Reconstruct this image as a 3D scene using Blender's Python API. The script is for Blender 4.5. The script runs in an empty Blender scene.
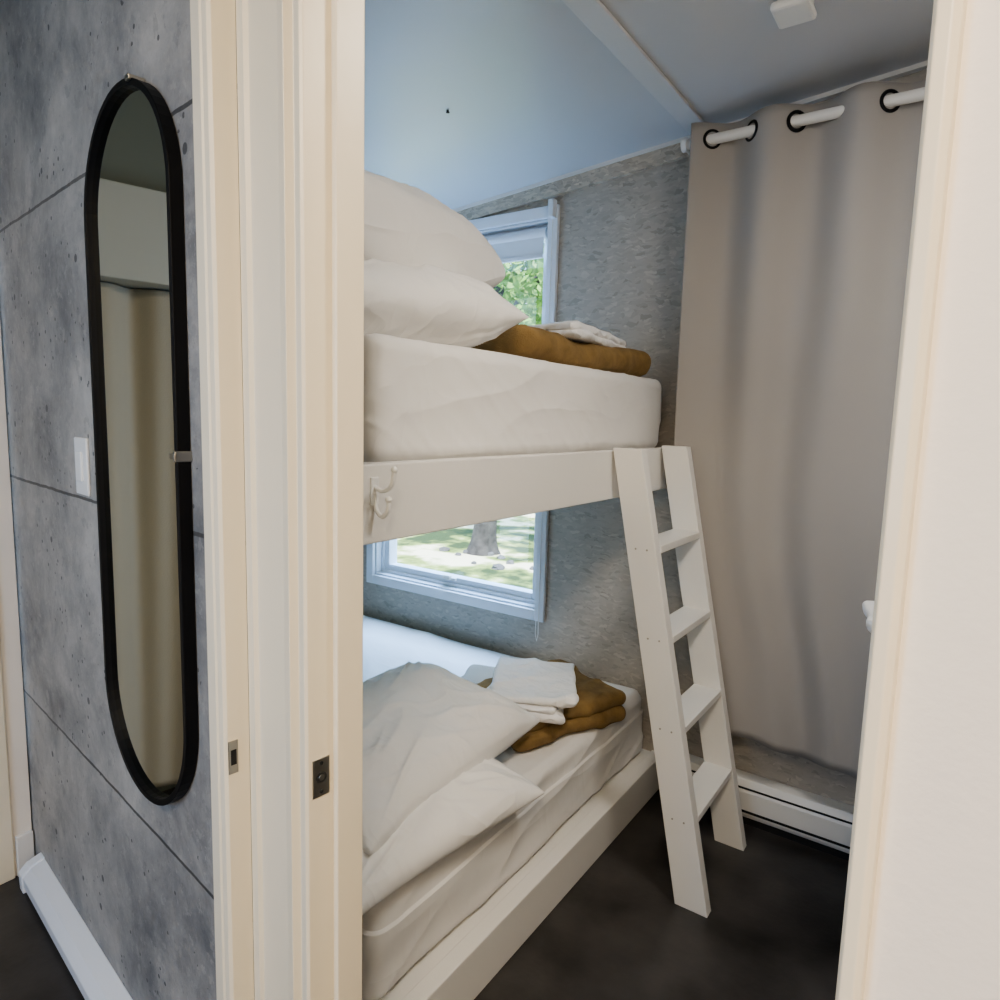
import bpy, bmesh, math, random
from mathutils import Vector, Matrix, noise
random.seed(4)
SC = bpy.context.scene
SC.view_settings.view_transform = 'AgX'
SC.view_settings.look = 'AgX - Medium High Contrast'
CH = 1.42
WL = Matrix.Translation((0, .48, 0)) @ Matrix.Rotation(math.radians(-7.0), 4, 'Z')   # hall/door wall frame

# ------------------------------------------------------------ materials
def nt(name):
    m = bpy.data.materials.new(name); m.use_nodes = True
    t = m.node_tree; b = t.nodes['Principled BSDF']
    return m, t, b
def plain(name, col, rough=.5, metal=0, bump=0, bscale=60, var=0.0, vscale=6, spec=.5):
    m, t, b = nt(name)
    b.inputs['Base Color'].default_value = (*col, 1)
    b.inputs['Roughness'].default_value = rough
    b.inputs['Metallic'].default_value = metal
    b.inputs['Specular IOR Level'].default_value = spec
    g = t.nodes.new('ShaderNodeNewGeometry')
    if var:
        n = t.nodes.new('ShaderNodeTexNoise'); n.inputs['Scale'].default_value = vscale
        n.inputs['Detail'].default_value = 5
        t.links.new(g.outputs['Position'], n.inputs['Vector'])
        r = t.nodes.new('ShaderNodeValToRGB')
        r.color_ramp.elements[0].position = .3; r.color_ramp.elements[1].position = .7
        r.color_ramp.elements[0].color = (*[c * (1 - var) for c in col], 1)
        r.color_ramp.elements[1].color = (*[min(1, c * (1 + var)) for c in col], 1)
        t.links.new(n.outputs['Fac'], r.inputs['Fac']); t.links.new(r.outputs['Color'], b.inputs['Base Color'])
    if bump:
        n = t.nodes.new('ShaderNodeTexNoise'); n.inputs['Scale'].default_value = bscale
        n.inputs['Detail'].default_value = 4
        t.links.new(g.outputs['Position'], n.inputs['Vector'])
        bp = t.nodes.new('ShaderNodeBump'); bp.inputs['Strength'].default_value = bump
        bp.inputs['Distance'].default_value = .01
        t.links.new(n.outputs['Fac'], bp.inputs['Height']); t.links.new(bp.outputs['Normal'], b.inputs['Normal'])
    return m

def math_node(t, op, a, b=None, c=None):
    n = t.nodes.new('ShaderNodeMath'); n.operation = op
    for i, v in enumerate((a, b, c)):
        if v is None: continue
        if isinstance(v, (int, float)): n.inputs[i].default_value = v
        else: t.links.new(v, n.inputs[i])
    return n.outputs[0]

def mixc(t, f, a, b):
    n = t.nodes.new('ShaderNodeMix'); n.data_type = 'RGBA'
    for k, v in ((0, f), (6, a), (7, b)):
        if isinstance(v, (int, float)): n.inputs[k].default_value = v
        elif isinstance(v, tuple): n.inputs[k].default_value = (*v, 1)
        else: t.links.new(v, n.inputs[k])
    return n.outputs[2]

def cloth(name, col, amt=.012, sc=5.0, strength=.55):
    """cotton with soft ridged creases"""
    m, t, b = nt(name)
    b.inputs['Base Color'].default_value = (*col, 1); b.inputs['Roughness'].default_value = .85
    g = t.nodes.new('ShaderNodeNewGeometry')
    tot = None
    for s, w, rot, st in ((sc, 1.0, (.3, .5, .9), (1, 1, 2.2)), (sc * 2.1, .35, (1.1, .2, -.6), (1, 2.0, 1))):
        mp = t.nodes.new('ShaderNodeMapping'); mp.inputs['Rotation'].default_value = rot; mp.inputs['Scale'].default_value = st
        t.links.new(g.outputs['Position'], mp.inputs['Vector'])
        n = t.nodes.new('ShaderNodeTexNoise'); n.inputs['Scale'].default_value = s; n.inputs['Detail'].default_value = 1.0
        n.inputs['Distortion'].default_value = .3
        t.links.new(mp.outputs[0], n.inputs['Vector'])
        a = math_node(t, 'ABSOLUTE', math_node(t, 'SUBTRACT', n.outputs['Fac'], .5))
        rg = math_node(t, 'POWER', math_node(t, 'MAXIMUM', math_node(t, 'SUBTRACT', 1, math_node(t, 'MULTIPLY', a, 6)), 0), 1.5)
        rg = math_node(t, 'MULTIPLY', rg, w)
        tot = rg if tot is None else math_node(t, 'ADD', tot, rg)
    bp = t.nodes.new('ShaderNodeBump'); bp.inputs['Strength'].default_value = strength; bp.inputs['Distance'].default_value = amt
    t.links.new(tot, bp.inputs['Height']); t.links.new(bp.outputs['Normal'], b.inputs['Normal'])
    return m

def concrete():
    m, t, b = nt('concrete_panel')
    g = t.nodes.new('ShaderNodeNewGeometry'); P = g.outputs['Position']
    def nz(s, d, dist=0, ro=.66):
        n = t.nodes.new('ShaderNodeTexNoise'); n.inputs['Scale'].default_value = s
        n.inputs['Detail'].default_value = d; n.inputs['Distortion'].default_value = dist
        n.inputs['Roughness'].default_value = ro
        t.links.new(P, n.inputs['Vector']); return n.outputs['Fac']
    r = t.nodes.new('ShaderNodeValToRGB'); e = r.color_ramp.elements
    e[0].position = .32; e[0].color = (.165, .167, .17, 1)
    e[1].position = .70; e[1].color = (.51, .49, .455, 1)
    e2 = r.color_ramp.elements.new(.5); e2.color = (.325, .317, .303, 1)
    t.links.new(nz(3.6, 11, .25, .7), r.inputs['Fac'])
    c = r.outputs['Color']
    f2 = nz(34, 6)
    c = mixc(t, math_node(t, 'MULTIPLY', math_node(t, 'GREATER_THAN', f2, .60), .25), c, (.50, .48, .45))
    f3 = nz(22, 8)
    c = mixc(t, math_node(t, 'MULTIPLY', math_node(t, 'LESS_THAN', f3, .40), .25), c, (.14, .14, .14))
    def pits(sc, rad, gate, gs):
        v = t.nodes.new('ShaderNodeTexVoronoi'); v.inputs['Scale'].default_value = sc
        t.links.new(P, v.inputs['Vector'])
        return math_node(t, 'MULTIPLY', math_node(t, 'LESS_THAN', v.outputs['Distance'], rad), math_node(t, 'GREATER_THAN', nz(gs, 3), gate))
    sp = math_node(t, 'MAXIMUM', pits(11, .10, .50, 4), pits(34, .16, .53, 6))
    c = mixc(t, math_node(t, 'MULTIPLY', sp, .8), c, (.06, .062, .065))
    s = t.nodes.new('ShaderNodeSeparateXYZ'); t.links.new(P, s.inputs[0])
    wob = math_node(t, 'MULTIPLY', math_node(t, 'SUBTRACT', nz(9, 3), .5), .010)
    z = math_node(t, 'ADD', s.outputs['Z'], wob)
    tot = None
    for gz in (1.885, 1.215, .57):
        d = math_node(t, 'ABSOLUTE', math_node(t, 'SUBTRACT', z, gz))
        l = math_node(t, 'LESS_THAN', d, .0036)
        tot = l if tot is None else math_node(t, 'ADD', tot, l)
    c = mixc(t, math_node(t, 'MULTIPLY', tot, .8), c, (.05, .048, .048))
    t.links.new(c, b.inputs['Base Color'])
    b.inputs['Roughness'].default_value = .5
    bp = t.nodes.new('ShaderNodeBump'); bp.inputs['Strength'].default_value = .25; bp.inputs['Distance'].default_value = .01
    t.links.new(math_node(t, 'SUBTRACT', nz(25, 6), math_node(t, 'ADD', tot, sp)), bp.inputs['Height'])
    t.links.new(bp.outputs['Normal'], b.inputs['Normal'])
    return m

def osb(name, c0, c1):
    m, t, b = nt(name)
    g = t.nodes.new('ShaderNodeNewGeometry')
    out = []
    n = t.nodes.new('ShaderNodeTexNoise'); n.inputs['Scale'].default_value = 16
    n.inputs['Detail'].default_value = 3
    t.links.new(g.outputs['Position'], n.inputs['Vector'])
    va = t.nodes.new('ShaderNodeVectorMath'); va.operation = 'MULTIPLY_ADD'
    t.links.new(n.outputs['Color'], va.inputs[0]); va.inputs[1].default_value = (.045, .045, .045)
    t.links.new(g.outputs['Position'], va.inputs[2])
    for rot, sc in (((0, .8, 0), (34, 34, 100)), ((0, -.9, 0), (40, 40, 115)), ((0, 1.5, 0), (46, 46, 110)), ((0, .1, 0), (30, 30, 90))):
        mp = t.nodes.new('ShaderNodeMapping'); mp.inputs['Rotation'].default_value = rot
        mp.inputs['Scale'].default_value = sc
        t.links.new(va.outputs[0], mp.inputs['Vector'])
        v = t.nodes.new('ShaderNodeTexVoronoi'); v.inputs['Scale'].default_value = 1
        t.links.new(mp.outputs[0], v.inputs['Vector'])
        s = t.nodes.new('ShaderNodeSeparateColor'); t.links.new(v.outputs['Color'], s.inputs[0]); out.append((s.outputs[0], s.outputs[1], v.outputs['Distance']))
    def sel(a, f, b_):
        mm = t.nodes.new('ShaderNodeMix'); mm.data_type = 'FLOAT'
        t.links.new(math_node(t, 'GREATER_THAN', f, .68), mm.inputs[0]); t.links.new(a, mm.inputs[2]); t.links.new(b_, mm.inputs[3])
        return mm.outputs[0]
    h = sel(sel(sel(out[2][0], out[1][1], out[1][0]), out[0][1], out[0][0]), out[3][1], out[3][0])
    r = t.nodes.new('ShaderNodeValToRGB'); e = r.color_ramp.elements
    e[0].position = .0; e[0].color = (*[q * .84 for q in c0], 1)
    e[1].position = 1; e[1].color = (*[min(1, q * 1.14) for q in c1], 1)
    k = e.new(.12); k.color = (*c0, 1); k = e.new(.88); k.color = (*c1, 1)
    t.links.new(h, r.inputs['Fac']); t.links.new(r.outputs['Color'], b.inputs['Base Color'])
    b.inputs['Roughness'].default_value = .6
    bp = t.nodes.new('ShaderNodeBump'); bp.inputs['Strength'].default_value = .15; bp.inputs['Distance'].default_value = .0015
    t.links.new(h, bp.inputs['Height']); t.links.new(bp.outputs['Normal'], b.inputs['Normal'])
    return m

M_conc = concrete()
M_osb = osb('osb_grey', (.43, .395, .342), (.485, .447, .39))
M_osbt = osb('osb_trim', (.46, .40, .32), (.60, .53, .43))
M_cream = plain('cream_gloss_paint', (.86, .775, .61), .36, bump=.05, bscale=30)
M_creamwall = plain('cream_wall_paint', (.89, .83, .75), .6, bump=.08, bscale=60)
M_white = plain('white_paint', (.80, .785, .75), .42, bump=.05, bscale=50)
M_vinyl = plain('white_vinyl', (.78, .82, .88), .35)
M_ceil = plain('ceiling_paint', (.60, .61, .63), .30, bump=.04, bscale=10)
M_floor = plain('dark_vinyl_floor', (.050, .046, .044), .32, var=.6, vscale=4, bump=.05)
M_sheet = cloth('cotton_sheet', (.81, .795, .77), .005, 3.2, .35)
M_pillow = cloth('pillow_cotton', (.84, .83, .81), .007, 4.5, .45)
M_towel = plain('white_towel', (.88, .875, .87), .95, bump=.4, bscale=300)
M_brown = plain('ochre_blanket', (.275, .178, .07), .95, bump=.5, bscale=260, var=.18, vscale=24)
M_thr = plain('beige_throw', (.50, .44, .36), .95, bump=.4, bscale=200)
M_curt = plain('greige_curtain', (.39, .368, .343), .9, bump=.10, bscale=400)
M_curt2 = plain('beige_curtain', (.46, .425, .34), .9, bump=.1, bscale=200)
M_black = plain('black_metal', (.006, .006, .007), .5, spec=.25)
M_steel = plain('brushed_steel', (.42, .40, .36), .35, 1)
M_dark = plain('dark_gap', (.02, .02, .02), .9)
M_mirror = plain('mirror_silver', (.66, .68, .63), .015, 1)
M_grey = plain('sage_grey_paint', (.22, .24, .20), .7)
M_beam = plain('beam_paint', (.52, .53, .48), .6)
M_lamp = plain('white_plastic', (.84, .84, .82), .4)

# ------------------------------------------------------------ mesh helpers
def empty(name):
    e = bpy.data.objects.new(name, None); SC.collection.objects.link(e); return e
def finish(name, bm, mat, parent=None, smooth=False, xf=None, bevel=0):
    me = bpy.data.meshes.new(name)
    if xf is not None: bmesh.ops.transform(bm, matrix=xf, verts=bm.verts)
    bmesh.ops.recalc_face_normals(bm, faces=bm.faces)
    bm.to_mesh(me); bm.free()
    o = bpy.data.objects.new(name, me); SC.collection.objects.link(o)
    for mm in (mat if isinstance(mat, list) else [mat]): me.materials.append(mm)
    if smooth:
        for p in me.polygons: p.use_smooth = True
    if parent is not None: o.parent = parent
    if bevel:
        bv = o.modifiers.new('bevel', 'BEVEL'); bv.width = bevel; bv.segments = 2; bv.limit_method = 'ANGLE'
    return o
def addbox(bm, lo, hi):
    lo, hi = Vector(lo), Vector(hi)
    r = bmesh.ops.create_cube(bm, size=1)
    for v in r['verts']:
        v.co = Vector((lo[i] + (v.co[i] + .5) * (hi[i] - lo[i]) for i in range(3)))
def box(name, lo, hi, mat, parent=None, xf=None, bevel=0):
    bm = bmesh.new(); addbox(bm, lo, hi)
    return finish(name, bm, mat, parent, xf=xf, bevel=bevel)
def boxes(name, lst, mat, parent=None, xf=None, bevel=0):
    bm = bmesh.new()
    for lo, hi in lst: addbox(bm, lo, hi)
    return finish(name, bm, mat, parent, xf=xf, bevel=bevel)
def prism(name, pts, axis, a, b, mat, parent=None, xf=None, bevel=0):
    bm = bmesh.new()
    def mk(p, t):
        return {'z': (p[0], p[1], t), 'y': (p[0], t, p[1]), 'x': (t, p[0], p[1])}[axis]
    v0 = [bm.verts.new(mk(p, a)) for p in pts]; v1 = [bm.verts.new(mk(p, b)) for p in pts]
    bm.faces.new(v0); bm.faces.new(v1[::-1])
    for i in range(len(pts)):
        j = (i + 1) % len(pts); bm.faces.new((v0[i], v0[j], v1[j], v1[i]))
    return finish(name, bm, mat, parent, xf=xf, bevel=bevel)
def tube(name, pts, r, mat, parent=None, res=6, xf=None, cyclic=False):
    cu = bpy.data.curves.new(name, 'CURVE'); cu.dimensions = '3D'; cu.bevel_depth = r; cu.bevel_resolution = res
    cu.use_fill_caps = True
    sp = cu.splines.new('POLY'); sp.points.add(len(pts) - 1); sp.use_cyclic_u = cyclic
    for i, p in enumerate(pts):
        q = xf @ Vector(p) if xf is not None else Vector(p)
        sp.points[i].co = (*q, 1)
    sp.use_smooth = True
    tmp = bpy.data.objects.new(name + '_c', cu); SC.collection.objects.link(tmp)
    dg = bpy.context.evaluated_depsgraph_get()
    me = bpy.data.meshes.new_from_object(tmp.evaluated_get(dg)); bpy.data.objects.remove(tmp)
    me.name = name
    o = bpy.data.objects.new(name, me); SC.collection.objects.link(o); me.materials.clear(); me.materials.append(mat)
    for p in me.polygons: p.use_smooth = True
    if parent is not None: o.parent = parent
    return o
def fbm(p, oct=3):
    s = 0; a = 1
    for i in range(oct):
        s += a * noise.noise(p); p = p * 2.1 + Vector((3.1, 1.7, 5.2)); a *= .5
    return s
def ridge(p):
    return max(0, 1 - abs(noise.noise(p)) * 3.2) ** 1.6
def softbox(name, size, r, mat, wr, loc, rot=(0, 0, 0), cuts=40, parent=None, seed=0):
    """rounded cloth-like slab; wr(p, d)-> displacement vector"""
    bm = bmesh.new(); bmesh.ops.create_cube(bm, size=1)
    bmesh.ops.subdivide_edges(bm, edges=bm.edges[:], cuts=cuts, use_grid_fill=True)
    h = Vector(size) / 2
    so = Vector((seed * 7.3, seed * 3.1, seed * 1.7))
    for v in bm.verts:
        p = Vector((v.co[i] * size[i] for i in range(3)))
        q = Vector((max(-h[i] + r, min(h[i] - r, p[i])) for i in range(3)))
        d = p - q
        if d.length > 1e-7:
            dn = d.normalized(); p = q + dn * r
        else: dn = Vector((0, 0, 1))
        v.co = p + wr(p + so, dn, p)
    return finish(name, bm, mat, parent, smooth=True,
                  xf=Matrix.Translation(loc) @ (Matrix.Rotation(rot[2], 4, 'Z') @ Matrix.Rotation(rot[1], 4, 'Y') @ Matrix.Rotation(rot[0], 4, 'X')))

def pillow(name, w, l, t, loc, rot, seed, flat=.6, n=120, wrk=1.0, blunt=.5, pw=3.0):
    """w along x, l along y, t thickness"""
    bm = bmesh.new(); so = Vector((seed * 5.3, seed * 2.9, seed))
    grid = {}
    for side in (1, -1):
        for i in range(n + 1):
            for j in range(n + 1):
                u = -math.cos(math.pi * i / n) * .5 + (-1 + 2 * i / n) * .5
                v = -math.cos(math.pi * j / n) * .5 + (-1 + 2 * j / n) * .5
                edge = i in (0, n) or j in (0, n)
                if side == -1 and edge: grid[(side, i, j)] = grid[(1, i, j)]; continue
                x = u * w / 2 * (1 - .07 * (1 - v ** 2) * abs(u))
                y = v * l / 2 * (1 - .05 * (1 - u ** 2) * abs(v))
                prof = (max(0, 1 - abs(u) ** pw) * max(0, 1 - abs(v) ** pw)) ** blunt
                z = t / 2 * prof * side * (1 if side == 1 else flat)
                p = Vector((x, y, 0)) + so
                rr = math.hypot(u, v)
                eu = min(1, (1 - abs(u)) * 3); ev = min(1, (1 - abs(v)) * 3); edgeW = (eu * ev) ** .8
                cr = 0
                for (su, sv) in ((1, 1), (1, -1), (-1, 1), (-1, -1)):
                    du, dv = su - u, sv - v
                    dc = math.hypot(du, dv)
                    if dc < 1.3 and dc > 1e-3:
                        an = math.atan2(dv, du)
                        cr += ridge(Vector((an * 3.4, dc * .8, seed * 2.3 + su * 3 + sv * 7))) * (1 - dc / 1.3)
                diag = ridge(Vector((x * 6 + y * 3, y * 2.2 - x * 1.5, seed + side * 3)))
                fine = ridge(Vector((x * 13 - y * 5, y * 6 + x * 4, seed + side * 5)))
                wv = .014 * fbm(p * 4.0, 2) + .018 * cr + .010 * diag + .004 * fine
                z += side * wv * wrk * edgeW
                z += .008 * math.sin(u * 3 + seed) * (1 - .5 * abs(v)) + .008 * noise.noise(p * 3 + Vector((9, 9, 9)))
                grid[(side, i, j)] = bm.verts.new((x, y, z))
    for side in (1, -1):
        for i in range(n):
            for j in range(n):
                f = [grid[(side, i, j)], grid[(side, i + 1, j)], grid[(side, i + 1, j + 1)], grid[(side, i, j + 1)]]
                try: bm.faces.new(f if side == 1 else f[::-1])
                except ValueError: pass
    xf = Matrix.Translation(loc) @ Matrix.Rotation(rot[2], 4, 'Z') @ Matrix.Rotation(rot[1], 4, 'Y') @ Matrix.Rotation(rot[0], 4, 'X')
    return finish(name, bm, M_pillow, smooth=True, xf=xf)

def cyl(name, p0, p1, r, mat, parent=None, seg=24):
    p0, p1 = Vector(p0), Vector(p1); d = p1 - p0
    bm = bmesh.new(); bmesh.ops.create_cone(bm, cap_ends=True, segments=seg, radius1=r, radius2=r, depth=d.length)
    xf = Matrix.Translation((p0 + p1) / 2) @ d.to_track_quat('Z', 'Y').to_matrix().to_4x4()
    return finish(name, bm, mat, parent, xf=xf, smooth=False, bevel=min(r * .15, .002))

# ------------------------------------------------------------ shell
YF = 2.40
def zc(x): return 2.42 + .085 * (x + .88)
def ywb(x): return .48 + .0812 - .1228 * x     # room-side face of the door wall
XL, XR = -2.92, .45
box('floor', (-3.1, -1.8, -.1), (1.2, 2.56, 0), M_floor)
boxes('wall_front', [((-2.62, 0, 0), (-.922, .08, 2.75))], M_conc, xf=WL)
boxes('wall_front_right', [((-.025, 0, 0), (1.1, .08, 2.75)), ((-.922, 0, 2.06), (-.025, .08, 2.75))], M_creamwall, xf=WL)
ox0, ox1, oz0, oz1 = -2.455, -1.470, .600, 2.225
boxes('wall_back', [((-3.1, YF, 0), (ox0, YF + .16, 2.75)), ((ox1, YF, 0), (1.2, YF + .16, 2.75)),
                    ((ox0, YF, 0), (ox1, YF + .16, oz0)), ((ox0, YF, oz1), (ox1, YF + .16, 2.75))], M_osb)
box('wall_left', (XL - .18, .9, 0), (XL, YF, 2.75), M_osb)
box('wall_right', (XR, ywb(XR) + .0, 0), (XR + .12, YF, 2.75), M_osb)
bm = bmesh.new()
pts = [(XL, ywb(XL)), (XR, ywb(XR)), (XR, YF), (XL, YF)]
lo = [bm.verts.new((x, y, zc(x))) for x, y in pts]; hi = [bm.verts.new((x, y, zc(x) + .12)) for x, y in pts]
bm.faces.new(lo); bm.faces.new(hi[::-1])
for i in range(4): bm.faces.new((lo[i], lo[(i + 1) % 4], hi[(i + 1) % 4], hi[i]))
finish('ceiling', bm, M_ceil)
box('light_block_roof', (-3.2, -1.9, 2.75), (1.3, 2.6, 2.85), M_dark)  # unseen slab added on top to stop light leaking in
def batten(name, x0, x1, th, mat):
    prism(name, [(x0, zc(x0)), (x1, zc(x1)), (x1, zc(x1) - th), (x0, zc(x0) - th)], 'y', ywb(x0) + .02, YF - .02, mat, bevel=.002)
M_ceil2 = plain('ceiling_batten_paint', (.66, .67, .68), .45)
batten('trim_1', -.893, -.828, .010, M_ceil2)
batten('trim_2', -2.05, -2.01, .015, M_ceil2)
prism('trim_3', [(XL, zc(XL) - .065), (-.885, zc(-.885) - .065), (-.885, zc(-.885) - .012), (XL, zc(XL) - .012)], 'y', YF - .018, YF, M_osbt)
prism('trim_4', [(XL, zc(XL) - .014), (XR, zc(XR) - .014), (XR, zc(XR)), (XL, zc(XL))], 'y', YF - .022, YF, M_white)

# ------------------------------------------------------------ window
W = empty('window_1')
cx0, cx1, cz0, cz1 = -2.50, -1.425, .556, 2.27
def ring(name, x0, x1, z0, z1, w, ya, yb, mat, bev=.003):
    boxes(name, [((x0, ya, z0), (x0 + w, yb, z1)), ((x1 - w, ya, z0), (x1, yb, z1)),
                 ((x0 + w, ya, z0), (x1 - w, yb, z0 + w)), ((x0 + w, ya, z1 - w), (x1 - w, yb, z1))], mat, W, bevel=bev)
ring('casing', cx0, cx1, cz0, cz1, .046, YF - .02, YF - .0005, M_vinyl)
ring('jamb_liner', ox0 + .0005, ox1 - .0005, oz0 + .0005, oz1 - .0005, .010, YF + .0, YF + .15, M_vinyl)
ring('outer_frame', ox0 + .010, ox1 - .010, oz0 + .010, oz1 - .010, .018, YF + .035, YF + .11, M_vinyl)
box('meeting_rail', (ox0 + .028, YF + .035, 1.22), (ox1 - .028, YF + .11, 1.27), M_vinyl, W, bevel=.003)
ring('lower_sash', ox0 + .027, ox1 - .027, oz0 + .027, 1.225, .028, YF + .045, YF + .10, M_vinyl)
ring('upper_sash', ox0 + .027, ox1 - .027, 1.265, oz1 - .027, .028, YF + .045, YF + .10, M_vinyl)
m, t, b = nt('window_glass')
tr = t.nodes.new('ShaderNodeBsdfTransparent'); gl = t.nodes.new('ShaderNodeBsdfGlossy'); gl.inputs['Roughness'].default_value = .02
mx = t.nodes.new('ShaderNodeMixShader'); mx.inputs[0].default_value = .04
t.links.new(tr.outputs[0], mx.inputs[1]); t.links.new(gl.outputs[0], mx.inputs[2])
t.links.new(mx.outputs[0], t.nodes['Material Output'].inputs['Surface'])
M_glass = m
box('glass_lower', (ox0 + .05, YF + .078, oz0 + .05), (ox1 - .05, YF + .082, 1.21), M_glass, W)
box('glass_upper', (ox0 + .05, YF + .078, 1.28), (ox1 - .05, YF + .082, oz1 - .05), M_glass, W)
box('latch_base', (-2.03, YF + .030, .640), (-1.95, YF + .047, .655), M_lamp, W, bevel=.004)
box('latch_lever', (-2.015, YF + .018, .645), (-1.975, YF + .036, .665), M_lamp, W, bevel=.004)
cyl('shade_roll', (ox0 + .02, YF + .018, 2.175), (ox1 - .02, YF + .018, 2.175), .024, M_vinyl, W)
box('shade_fabric', (ox0 + .03, YF + .001, 2.09), (ox1 - .03, YF + .003, 2.175), M_vinyl, W)
box('shade_bottom_bar', (ox0 + .03, YF - .004, 2.075), (ox1 - .03, YF + .008, 2.092), M_vinyl, W, bevel=.003)
box('shade_bracket', (-1.455, YF - .05, 2.215), (-1.43, YF - .018, 2.285), M_vinyl, W, bevel=.004)
tube('shade_cord', [(-1.445, YF - .024, 2.24), (-1.447, YF - .023, 1.5), (-1.446, YF - .022, .50), (-1.452, YF - .022, .47), (-1.46, YF - .022, .50), (-1.458, YF - .024, .56)], .0015, M_lamp, W)

# ------------------------------------------------------------ door frame
D = empty('door_frame')
prism('casing_left', [(-.976, 0), (-.976, -.017), (-.971, -.022), (-.945, -.022), (-.941, -.017), (-.936, -.022), (-.924, -.021), (-.920, -.016), (-.920, .02), (-.9215, .02), (-.9215, 0)], 'z', 0, 2.12, M_cream, D, xf=WL, bevel=.0008)
prism('jamb_left', [(-.920, .08), (-.920, .020), (-.899, .020), (-.896, .011), (-.884, .011), (-.880, .018), (-.797, .018), (-.792, .011), (-.780, .009), (-.776, .018), (-.769, .018), (-.765, -.004), (-.748, -.007), (-.745, .006), (-.730, .006), (-.726, -.005), (-.713, -.006), (-.710, -.002), (-.710, .08)], 'z', 0, 2.06, M_cream, D, xf=WL, bevel=.0008)
box('stop_left', (-.710, .037, 0), (-.699, .0815, 2.05), M_cream, D, xf=WL, bevel=.002)
prism('jamb_right', [(-.040, .081), (-.040, -.010), (-.037, -.014), (-.029, -.014), (-.025, -.010), (-.025, .081)], 'z', 0, 2.06, M_cream, D, xf=WL, bevel=.001)
box('head_jamb', (-.710, -.012, 2.045), (-.040, .081, 2.06), M_cream, D, xf=WL, bevel=.002)
box('casing_head', (-.920, -.02, 2.06), (-.02, 0, 2.12), M_cream, D, xf=WL, bevel=.002)
S = empty('strike_plate')
box('plate', (-.7105, .004, .885), (-.7085, .031, .941), M_steel, S, xf=WL, bevel=.0007)
cyl('hole', WL @ Vector((-.7095, .0175, .913)), WL @ Vector((-.708, .0175, .913)), .0085, M_dark, S)
cyl('boss', WL @ Vector((-.709, .0175, .913)), WL @ Vector((-.7072, .0175, .913)), .0045, M_steel, S)
cyl('screw_top', WL @ Vector((-.709, .0175, .934)), WL @ Vector((-.708, .0175, .934)), .003, M_dark, S)
cyl('screw_bottom', WL @ Vector((-.709, .0175, .892)), WL @ Vector((-.708, .0175, .892)), .003, M_dark, S)
S2 = empty('strike_plate.001')
box('plate', (-.9205, -.016, .845), (-.9185, .000, .900), M_steel, S2, xf=WL, bevel=.0007)
box('slot', (-.919, -.012, .860), (-.918, -.003, .885), M_dark, S2, xf=WL)

# ------------------------------------------------------------ mirror
MR = empty('oval_mirror')
def stadium(cx, cz, hw, hh, n=28):
    p = []
    for k in range(n + 1):
        a = math.pi * k / n; p.append((cx + hw * math.cos(a), cz + (hh - hw) + hw * math.sin(a)))
    for k in range(n + 1):
        a = math.pi + math.pi * k / n; p.append((cx + hw * math.cos(a), cz - (hh - hw) + hw * math.sin(a)))
    return p
mcx, mcz, mhw, mhh = -1.262, 1.319, .202, .654
prism('glass', stadium(mcx, mcz, mhw - .010, mhh - .010), 'y', -.012, -.004, M_mirror, MR, xf=WL)
def stad_frame(name, a, b, y0, y1, mat):
    bm = bmesh.new(); po = stadium(mcx, mcz, mhw - a, mhh - a); pi = stadium(mcx, mcz, mhw - b, mhh - b)
    R = [[bm.verts.new((p[0], y, p[1])) for p in q] for q, y in ((po, y0), (po, y1), (pi, y1), (pi, y0))]
    n = len(po)
    for r in range(4):
        A, B = R[r], R[(r + 1) % 4]
        for i in range(n):
            j = (i + 1) % n; bm.faces.new((A[i], A[j], B[j], B[i]))
    return finish(name, bm, mat, MR, xf=WL, bevel=.0015)
stad_frame('frame', 0, .012, -.001, -.023, M_black)
box('side_clip', (mcx + mhw - .016, -.030, 1.338), (mcx + mhw + .004, -.022, 1.348), M_steel, MR, xf=WL, bevel=.002)
box('side_clip_tab', (mcx + mhw - .003, -.029, 1.334), (mcx + mhw + .004, 0, 1.352), M_steel, MR, xf=WL, bevel=.002)
box('top_clip', (mcx + .05, -.028, mcz + mhh - .014), (mcx + .066, -.0005, mcz + mhh - .005), M_steel, MR, xf=WL, bevel=.002)
SW = empty('light_switch')
box('plate', (-1.653, -.007, 1.225), (-1.573, 0, 1.352), M_lamp, SW, xf=WL, bevel=.003)
box('rocker', (-1.629, -.012, 1.255), (-1.597, -.006, 1.322), M_lamp, SW, xf=WL, bevel=.003)
HB = empty('baseboard_heater')
prism('body', [(0, .012), (-.050, .012), (-.056, .022), (-.056, .050), (-.036, .072), (0, .085)], 'x', -2.17, -.98, M_vinyl, HB, xf=WL, bevel=.002)
prism('end_cap', [(0, 0), (-.058, 0), (-.06, .055), (-.038, .077), (0, .09)], 'x', -2.185, -2.15, M_vinyl, HB, xf=WL, bevel=.003)
prism('end_cap_2', [(0, 0), (-.058, 0), (-.06, .055), (-.038, .077), (0, .09)], 'x', -1.0, -.98, M_vinyl, HB, xf=WL, bevel=.003)
box('toe', (-2.17, -.045, 0), (-.98, -.002, .014), M_dark, HB, xf=WL)

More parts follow.
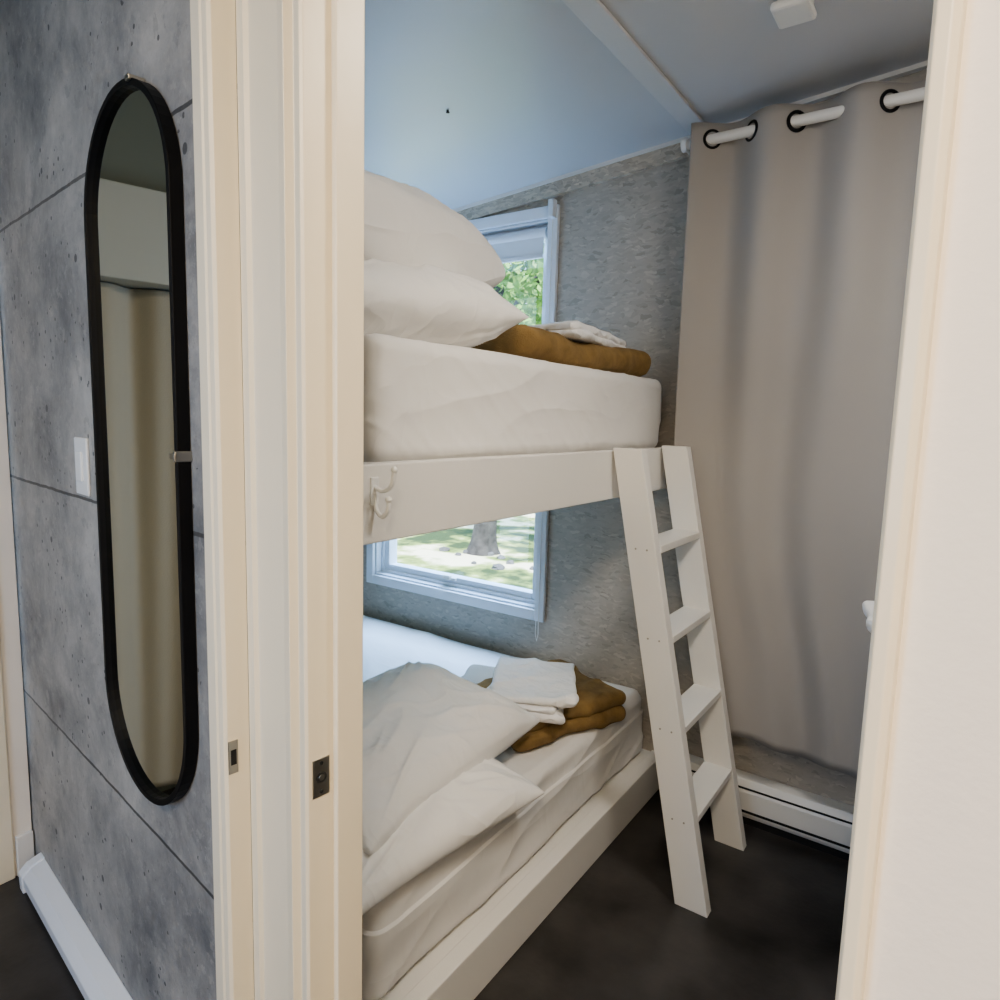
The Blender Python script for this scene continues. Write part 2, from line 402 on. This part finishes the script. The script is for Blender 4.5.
# ------------------------------------------------------------ hallway surround
box('wall_hall_left', (-2.62, -1.8, 0), (-2.46, .72, 2.75), M_grey)
C2 = empty('door_2')
box('casing_side', (-2.46, .61, 0), (-2.235, .70, 2.12), M_cream, C2, bevel=.004)
box('casing_inner', (-2.46, .70, 0), (-2.245, .752, 2.75), M_creamwall, C2, bevel=.002)
box('baseboard_hall', (-2.245, .705, 0), (-2.230, .750, .13), M_white, None, bevel=.003)
box('beam_hall', (-2.46, -1.79, 1.82), (-2.30, .60, 2.11), M_beam, bevel=.004)
box('wall_hall_back', (-2.62, -1.8, 0), (1.2, -1.68, 2.75), M_creamwall)
box('wall_hall_right', (1.0, -1.68, 0), (1.2, .34, 2.75), M_creamwall)
bm = bmesh.new()
pts = [(-2.46, -1.68), (1.0, -1.68), (1.0, .352), (-2.46, .775)]
lo = [bm.verts.new((x, y, 2.5)) for x, y in pts]; hi = [bm.verts.new((x, y, 2.6)) for x, y in pts]
bm.faces.new(lo); bm.faces.new(hi[::-1])
for i in range(4): bm.faces.new((lo[i], lo[(i + 1) % 4], hi[(i + 1) % 4], hi[i]))
finish('ceiling_hall', bm, M_grey)

def curtain(name, x0, x1, z0, z1, yc, fn, xl, mat, parent=None, nx=260, nz=70, xf=None):
    bm = bmesh.new(); vs = []
    for k in range(nz + 1):
        z = z0 + (z1 - z0) * k / nz; row = []
        for i in range(nx + 1):
            u = i / nx
            a = xl(z); x = a + (x1 - a) * u; xs = x0 + (x1 - x0) * u
            zz = z + (.010 * math.sin(xs * 17 + 1) + .014 * math.sin(xs * 7)) * max(0, 1 - k / 6)
            row.append(bm.verts.new((x, yc + fn(xs, z), zz)))
        vs.append(row)
    for k in range(nz):
        for i in range(nx): bm.faces.new((vs[k][i], vs[k][i + 1], vs[k + 1][i + 1], vs[k + 1][i]))
    o = finish(name, bm, mat, parent, smooth=True, xf=xf)
    s = o.modifiers.new('thick', 'SOLIDIFY'); s.thickness = .003
    return o
def hall_fn(x, z): return .03 * math.sin(x * 22) + .012 * math.sin(x * 51 + z)
XFH = Matrix.Translation((-2.405, 0, 0)) @ Matrix.Rotation(math.radians(90), 4, 'Z')
curtain('hall_curtain', -1.5, .57, .03, 1.815, 0, hall_fn, lambda z: -1.5, M_curt2, xf=XFH)

# ------------------------------------------------------------ curtain on far wall
CU = empty('window_curtain')
CX0, CX1, HZ = -.845, .33, .335
def sm(a, b, x):
    t_ = max(0, min(1, (x - a) / (b - a))); return t_ * t_ * (3 - 2 * t_)
def cfn(x, z):
    per = .2516; ph = 2 * math.pi * (x + .722) / per
    top = sm(.7, 2.38, z)
    a = .034 * math.cos(ph + .5 * (1 - top)) * (.22 + .78 * top)
    a += (1 - top) * (.016 * math.sin(x * 11 + .6 + .4 * z) + .007 * math.sin(x * 37 + z * 1.1) + .010 * noise.noise(Vector((x * 3, z * 1.1, 0))))
    a += .003 * noise.noise(Vector((x * 9, z * 3, 4)))
    return a
def cleft(z): return CX0 + .17 * (1 - sm(.3, 1.25, z))
YR = 2.275
curtain('fabric', CX0, CX1, HZ, 2.395, YR, cfn, cleft, M_curt, CU)
cyl('rod', (-.868, YR, 2.345), (.42, YR, 2.345), .0165, M_white, CU)
cyl('finial', (-.885, YR, 2.345), (-.866, YR, 2.345), .022, M_white, CU)
box('bracket', (-.884, YR - .01, 2.335), (-.872, YF - .001, 2.355), M_white, CU)
box('bracket_end', (.40, YR - .01, 2.335), (.449, YR + .01, 2.355), M_white, CU)
for i, gx in enumerate((-.722, -.463, -.215, .03, .28)):
    for sgn in (-1, 1):
        x = gx + sgn * .0629
        pts = []
        tang = Vector((1, sgn * -.85, 0)).normalized()
        for k in range(24):
            a = 2 * math.pi * k / 24
            pts.append(Vector((x, YR, 2.345)) + (tang * math.cos(a) + Vector((0, 0, 1)) * math.sin(a)) * .027)
        tube('grommet_%d_%d' % (i, sgn + 1), pts, .0055, M_black, CU, res=3, cyclic=True)

H2 = empty('baseboard_heater.001')
prism('body', [(YF, .03), (YF - .055, .03), (YF - .062, .045), (YF - .062, .125), (YF - .045, .165), (YF, .172)], 'x', -.80, .44, M_white, H2, bevel=.003)
box('slot_shade', (-.78, YF - .0645, .052), (.42, YF - .0615, .060), M_dark, H2)  # dark strips, this and the next, paint slot shadow onto the heater
box('slot_shade_top', (-.78, YF - .060, .136), (.42, YF - .054, .141), M_dark, H2)
box('toe', (-.80, YF - .045, 0), (.44, YF, .032), M_dark, H2)

SD = empty('smoke_detector')
xd, yd = -.455, 1.85
cyl('base', (xd, yd, zc(xd) - .015), (xd, yd, zc(xd) + .002), .045, M_lamp, SD, 32)
box('body', (xd - .045, yd - .05, zc(xd) - .034), (xd + .045, yd + .05, zc(xd) - .012), M_lamp, SD, bevel=.008)
HK = (-1.437, 1.707)
HKO = empty('ceiling_hook')
cyl('stem', (HK[0], HK[1], zc(HK[0]) - .006), (HK[0], HK[1], zc(HK[0]) + .002), .003, M_dark, HKO)
cyl('cap', (HK[0], HK[1], zc(HK[0]) - .007), (HK[0], HK[1], zc(HK[0]) - .004), .006, M_dark, HKO)

# ------------------------------------------------------------ bunk bed
B = empty('bunk_bed')
RX = -.87
box('upper_side_rail', (RX - .04, .76, 1.187), (RX, YF - .001, 1.332), M_white, B, bevel=.003)
box('lower_side_rail', (RX - .045, .76, 0), (RX, YF - .001, .140), M_white, B, bevel=.003)
box('upper_platform', (-2.88, .925, 1.27), (RX - .04, YF - .001, 1.315), M_white, B)
box('upper_ledger_far', (-2.88, YF - .04, 1.18), (RX - .04, YF - .001, 1.27), M_white, B, bevel=.003)
box('upper_ledger_near', (-2.88, .925, 1.18), (RX - .04, .965, 1.27), M_white, B, bevel=.003)
box('lower_platform', (-2.88, .925, .085), (RX - .045, YF - .001, .132), M_white, B)
box('lower_base', (-2.86, .95, 0), (-2.80, YF - .02, .085), M_white, B)
for i, x in enumerate((-2.3, -1.7, -1.1)):
    box('lower_joist_%d' % i, (x, .95, 0), (x + .04, YF - .02, .085), M_white, B)
box('post_back_far', (-2.88, YF - .07, .132), (-2.82, YF - .001, 1.27), M_white, B)
box('post_back_near', (-2.88, .925, .132), (-2.82, .985, 1.27), M_white, B)
L = empty('bunk_ladder')
TZ = 1.342
def xl_(z): return -.594 - .272 * z / TZ
for i, (ya, yb) in enumerate(((1.812, 1.850), (2.190, 2.228))):
    prism('side_board_%d' % i, [(xl_(0), 0), (xl_(0) + .098, 0), (xl_(TZ) + .09, TZ), (xl_(TZ), TZ)], 'y', ya, yb, M_white, L, bevel=.002)
for i, z in enumerate((.262, .525, .788, 1.050)):
    box('tread_%d' % i, (xl_(z) + .001, 1.8495, z - .011), (xl_(z) + .094, 2.1905, z + .011), M_white, L, bevel=.002)
    for q in (.03, .065):
        cyl('screw_%d_%d' % (i, int(q * 1000)), (xl_(z) + q, 1.8105, z), (xl_(z) + q, 1.8125, z), .003, M_steel, L, 10)
HKX = RX; hy, hz = .846, 1.283
CHK = empty('coat_hook')
box('back_plate', (HKX - .0005, hy - .010, hz - .026), (HKX + .004, hy + .010, hz + .026), M_lamp, CHK, bevel=.002)
def spl(ctrl, n=10):
    out = []
    c = [ctrl[0]] + list(ctrl) + [ctrl[-1]]
    for i in range(1, len(c) - 2):
        p0, p1, p2, p3 = [Vector(q) for q in c[i - 1:i + 3]]
        for k in range(n):
            t_ = k / n
            out.append(.5 * ((2 * p1) + (-p0 + p2) * t_ + (2 * p0 - 5 * p1 + 4 * p2 - p3) * t_ ** 2 + (-p0 + 3 * p1 - 3 * p2 + p3) * t_ ** 3))
    out.append(Vector(ctrl[-1])); return out
tube('upper_prong', spl([(HKX + .003, hy, hz + .008), (HKX + .022, hy, hz + .002), (HKX + .042, hy, hz + .012), (HKX + .050, hy, hz + .040)]), .0040, M_lamp, CHK)
tube('lower_prong', spl([(HKX + .003, hy, hz - .004), (HKX + .006, hy, hz - .030), (HKX + .020, hy, hz - .044), (HKX + .034, hy, hz - .034), (HKX + .037, hy, hz - .014)]), .0040, M_lamp, CHK)
for i, p in enumerate(((HKX + .050, hy, hz + .042), (HKX + .037, hy, hz - .012))):
    bm = bmesh.new(); bmesh.ops.create_uvsphere(bm, u_segments=16, v_segments=10, radius=.0062)
    finish('knob_%d' % i, bm, M_lamp, CHK, smooth=True, xf=Matrix.Translation(p))

# ------------------------------------------------------------ mattresses
def mat_wr_upper(p, n, q):
    s = 0
    side = abs(n.x) + abs(n.y) > .5
    if side:
        s += .003 * fbm(Vector((p.x * 2, p.y * 3 + p.z * 4, p.z * 4)), 2)
        s += .0032 * ridge(Vector((p.y * 2.2 + p.z * 2.0, p.z * 7 - p.y * 2.0, 2))) + .0022 * ridge(Vector((p.y * 9 + p.z * 12, p.z * 3, 5)))
    else: s += .003 * fbm(p * 3, 2) + .002 * ridge(p * 2.5)
    return n * s
def mat_wr_lower(p, n, q):
    s = 0
    side = abs(n.x) + abs(n.y) > .5
    if side:
        s += .005 * fbm(Vector((p.x * 2, p.y * 3, p.z * 6)), 2)
        s += .005 * ridge(Vector((p.y * 1.8, p.z * 8 - p.y * 3.0, 7)))
        s -= .008 * (q.z > .05)
    else: s += .004 * fbm(p * 3, 2) + .005 * ridge(Vector((p.x * 2.2, p.y * 3.2 + p.x, 3)))
    return n * s
UMX0, UMX1, MY0, MY1 = -2.78, -.935, .915, 2.365
UTOP, LTOP = 1.578, .392
softbox('mattress', (UMX1 - UMX0, MY1 - MY0, UTOP - 1.320), .038, M_sheet, mat_wr_upper, ((UMX0 + UMX1) / 2, (MY0 + MY1) / 2, (UTOP + 1.320) / 2), cuts=130)
softbox('mattress.001', (UMX1 - UMX0, MY1 - MY0, LTOP - .138), .038, M_sheet, mat_wr_lower, ((UMX0 + UMX1) / 2, (MY0 + MY1) / 2, (LTOP + .138) / 2), cuts=130, seed=2)

pillow('pillow', .50, .66, .15, (-1.125, 1.150, .442), (0, math.radians(3), math.radians(-6)), 1, blunt=.42)
pillow('pillow.001', .50, .72, .18, (-1.215, 1.275, .540), (math.radians(2), math.radians(6), math.radians(2)), 2, flat=.8, blunt=.42)
pillow('pillow.002', .50, .60, .19, (-1.19, 1.135, 1.665), (math.radians(2), math.radians(2), math.radians(-5)), 3, flat=.8)
pillow('pillow.003', .48, .64, .25, (-1.27, 1.160, 1.820), (math.radians(-3), math.radians(3), math.radians(2)), 4, flat=.75, blunt=.36, pw=4.2)

def fold(name, w, l, layers, th, mat, loc, rz, seed, jitter=.012, cuts=40, lump=.006, sway=1.2):
    P = empty(name)
    z = loc[2]
    for k in range(layers):
        jx, jy = random.uniform(-jitter, jitter), random.uniform(-jitter, jitter)
        def wr(p, n, q, k=k):
            return n * (lump * fbm(p * 6, 2) + lump * .9 * ridge(p * 6)) + Vector((0, 0, lump * math.sin(q.x * 9 + k) * math.sin(q.y * 7 + seed))) \
                + Vector((lump * sway * noise.noise(Vector((q.y * 9, seed, k))), lump * sway * noise.noise(Vector((q.x * 9, seed, k + 5))), 0))
        softbox('layer_%d' % k, (w - .01 * k + jx, l - .008 * k, th), th * .49, mat, wr,
                (loc[0] + jx / 2, loc[1] + jy / 2, z + th / 2), (0, 0, rz + random.uniform(-.06, .06)), cuts=cuts, parent=P, seed=seed + k)
        z += th * .86
    return z
M_towelc = cloth('crumpled_sheet', (.90, .895, .89), .012, 9, .5)
zt = fold('folded_blanket', .37, .48, 2, .058, M_brown, (-1.13, 1.92, LTOP), math.radians(-18), 3, lump=.009)
fold('folded_blanket.001', .30, .34, 1, .05, M_thr, (-1.36, 1.95, LTOP), math.radians(20), 8, lump=.010)
fold('folded_towel', .27, .35, 3, .028, M_towelc, (-1.13, 1.82, zt), math.radians(28), 5, jitter=.03, lump=.008, cuts=60)
zt = fold('folded_blanket.002', .30, .80, 1, .085, M_brown, (-1.12, 1.89, UTOP), math.radians(0), 11, lump=.007)
fold('folded_towel.001', .22, .44, 2, .022, M_towelc, (-1.09, 1.93, zt + .006), math.radians(4), 15)

SH = empty('side_shelf')
box('board', (-.10, 1.60, .955), (XR, 1.95, .975), M_white, SH, bevel=.002)
box('bracket_a', (.20, 1.64, .80), (XR, 1.66, .955), M_white, SH, bevel=.002)
box('bracket_b', (.20, 1.89, .80), (XR, 1.91, .955), M_white, SH, bevel=.002)
fold('folded_towel.002', .26, .26, 1, .030, M_towel, (-.036, 1.75, .975), math.radians(14), 19)

# ------------------------------------------------------------ outdoors
m, t, b = nt('lawn_sun_patches')
g = t.nodes.new('ShaderNodeNewGeometry')
n = t.nodes.new('ShaderNodeTexNoise'); n.inputs['Scale'].default_value = 1.6; n.inputs['Detail'].default_value = 8
t.links.new(g.outputs['Position'], n.inputs['Vector'])
r = t.nodes.new('ShaderNodeValToRGB'); e = r.color_ramp.elements
e[0].position = .42; e[0].color = (.05, .085, .03, 1); e[1].position = .58; e[1].color = (.85, .80, .62, 1)  # pale stop paints patches of sunlight into the grass colour
x = e.new(.5); x.color = (.30, .38, .12, 1)
t.links.new(n.outputs['Fac'], r.inputs['Fac']); t.links.new(r.outputs['Color'], b.inputs['Base Color']); b.inputs['Roughness'].default_value = 1
M_lawn_sun = m
box('ground', (-60, 2.58, -.5), (40, 70, -.38), M_lawn_sun)
M_bark = plain('bark', (.07, .065, .065), .9, bump=.8, bscale=14, var=.5, vscale=9)
M_leaf = plain('leaves', (.16, .30, .07), .6, var=.5, vscale=3)
M_rock = plain('rock', (.14, .14, .15), .9, bump=.6, bscale=8, var=.3)
def tree(idx, X, Y, rad, hgt, blobs, nleaf):
    T = empty('tree' if idx == 0 else 'tree.%03d' % idx)
    bm = bmesh.new(); rings = []
    for k in range(40):
        f = (k / 39) ** 1.6; z = -.42 + hgt * f
        rr = rad * (1 - .55 * f) + rad * .8 * math.exp(-f * hgt / .14)
        rings.append([bm.verts.new((X + .12 * math.sin(z * .8 + idx) + rr * (1 + .12 * math.sin(5 * a_ + idx) * math.exp(-f * 6)) * math.cos(a_), Y + rr * math.sin(a_), z)) for a_ in [2 * math.pi * i / 20 for i in range(20)]])
    for A, C in zip(rings, rings[1:]):
        for i in range(20): bm.faces.new((A[i], A[(i + 1) % 20], C[(i + 1) % 20], C[i]))
    finish('trunk', bm, M_bark, T, smooth=True)
    for q, (bx, by, bz, br) in enumerate(blobs):
        zz = min(bz - .5, hgt * .8)
        tube('branch_%d' % q, [(X, Y, zz * .75), ((X + bx) / 2, (Y + by) / 2, (zz + bz) / 2 - .1), (bx, by, bz)], .04, M_bark, T, res=3)
    bm = bmesh.new()
    for _ in range(nleaf):
        bx, by, bz, br = random.choice(blobs)
        while True:
            d = Vector([random.uniform(-1, 1) for _ in range(3)])
            if d.length <= 1: break
        p = Vector((bx, by, bz)) + d * br
        u = Vector([random.gauss(0, 1) for _ in range(3)]).normalized(); w = u.orthogonal().normalized()
        s = random.uniform(.05, .10)
        vs = [bm.verts.new(p + a_) for a_ in (u * s, w * s * .5, -u * s, -w * s * .5)]
        bm.faces.new(vs)
    finish('foliage', bm, M_leaf, T)
tree(0, -5.2, 7.1, .15, 6, [(-5.4, 7.3, 4.3, 1.2), (-4.3, 7.0, 3.2, 1.0), (-6.3, 7.5, 3.6, 1.1)], 5000)
tree(1, -7.9, 12.5, .16, 7, [(-8, 12.5, 4.5, 1.8), (-6.8, 12, 3.4, 1.3), (-9.3, 13, 3.6, 1.5)], 5000)
tree(2, -9.0, 9.3, .13, 6, [(-9, 9.3, 4.0, 1.5), (-10, 9, 3.2, 1.2)], 3000)
tree(3, -7.0, 15.5, .2, 8, [(-7, 15.5, 5, 2.2), (-9.5, 17, 4, 2), (-5, 15, 4, 1.8)], 5000)
bm = bmesh.new()
for i in range(14):
    s = random.uniform(.03, .08)
    c = Vector((-5.6 + .16 * i + random.uniform(-.1, .1), 6.8 + random.uniform(-.35, .3), -.37))
    rr = bmesh.ops.create_icosphere(bm, subdivisions=3, radius=1)
    for v in rr['verts']:
        q = v.co * s * (1 + .35 * noise.noise(v.co * 1.7 + Vector((i, 0, 0)))); q.z *= .6; v.co = q + c
finish('garden_rocks', bm, M_rock)

# ------------------------------------------------------------ lights
def area(name, loc, target, size, power, col, sy=None):
    l = bpy.data.lights.new(name, 'AREA'); l.energy = power; l.color = col; l.size = size
    if sy: l.shape = 'RECTANGLE'; l.size_y = sy
    o = bpy.data.objects.new(name, l); SC.collection.objects.link(o); o.location = loc
    o.rotation_euler = (Vector(target) - Vector(loc)).to_track_quat('-Z', 'Y').to_euler()
    return o
area('added_sky_fill', (-2.1, 4.2, 3.6), (-1.8, 2.0, 1.2), 2.2, 640, (.32, .565, 1))  # added area lamp above the window outside, substituting for the sky
area('hall_ceiling_lamp', (.25, -.7, 2.46), (.1, -.5, 0), .5, 38, (1, .83, .625))
area('hall_daylight', (-1.0, -1.5, 1.5), (-1.9, .7, .3), .8, 27, (.38, .62, 1))
area('room_fill_light', (.15, 1.2, 2.44), (.0, 1.3, 0), .3, 14, (1, .94, .86))  # added fill to brighten the room, no fixture known here
sl = bpy.data.lights.new('sun', 'SUN'); sl.energy = 10; sl.angle = .01; sl.color = (1, .95, .85)
so = bpy.data.objects.new('sun', sl); SC.collection.objects.link(so)
so.rotation_euler = Vector((-.5, .55, -1)).to_track_quat('-Z', 'Y').to_euler()
w = bpy.data.worlds.new('sky'); SC.world = w; w.use_nodes = True
bg = w.node_tree.nodes['Background']; bg.inputs[0].default_value = (.54, .76, 1, 1); bg.inputs[1].default_value = 4.0

# ------------------------------------------------------------ camera
yaw, pit, rol = math.radians(35), math.radians(7), math.radians(1.6)
F = Vector((-math.sin(yaw) * math.cos(pit), math.cos(yaw) * math.cos(pit), -math.sin(pit)))
R = Vector((math.cos(yaw), math.sin(yaw), 0)); U = R.cross(F)
Rr = R * math.cos(rol) + U * math.sin(rol); Ur = U * math.cos(rol) - R * math.sin(rol)
mt = Matrix(((Rr.x, Ur.x, -F.x, 0), (Rr.y, Ur.y, -F.y, 0), (Rr.z, Ur.z, -F.z, CH), (0, 0, 0, 1)))
cam = bpy.data.cameras.new('camera'); co = bpy.data.objects.new('camera', cam); SC.collection.objects.link(co)
co.matrix_world = mt; cam.sensor_width = 36; cam.lens = 24.0; cam.clip_start = .02
SC.camera = co
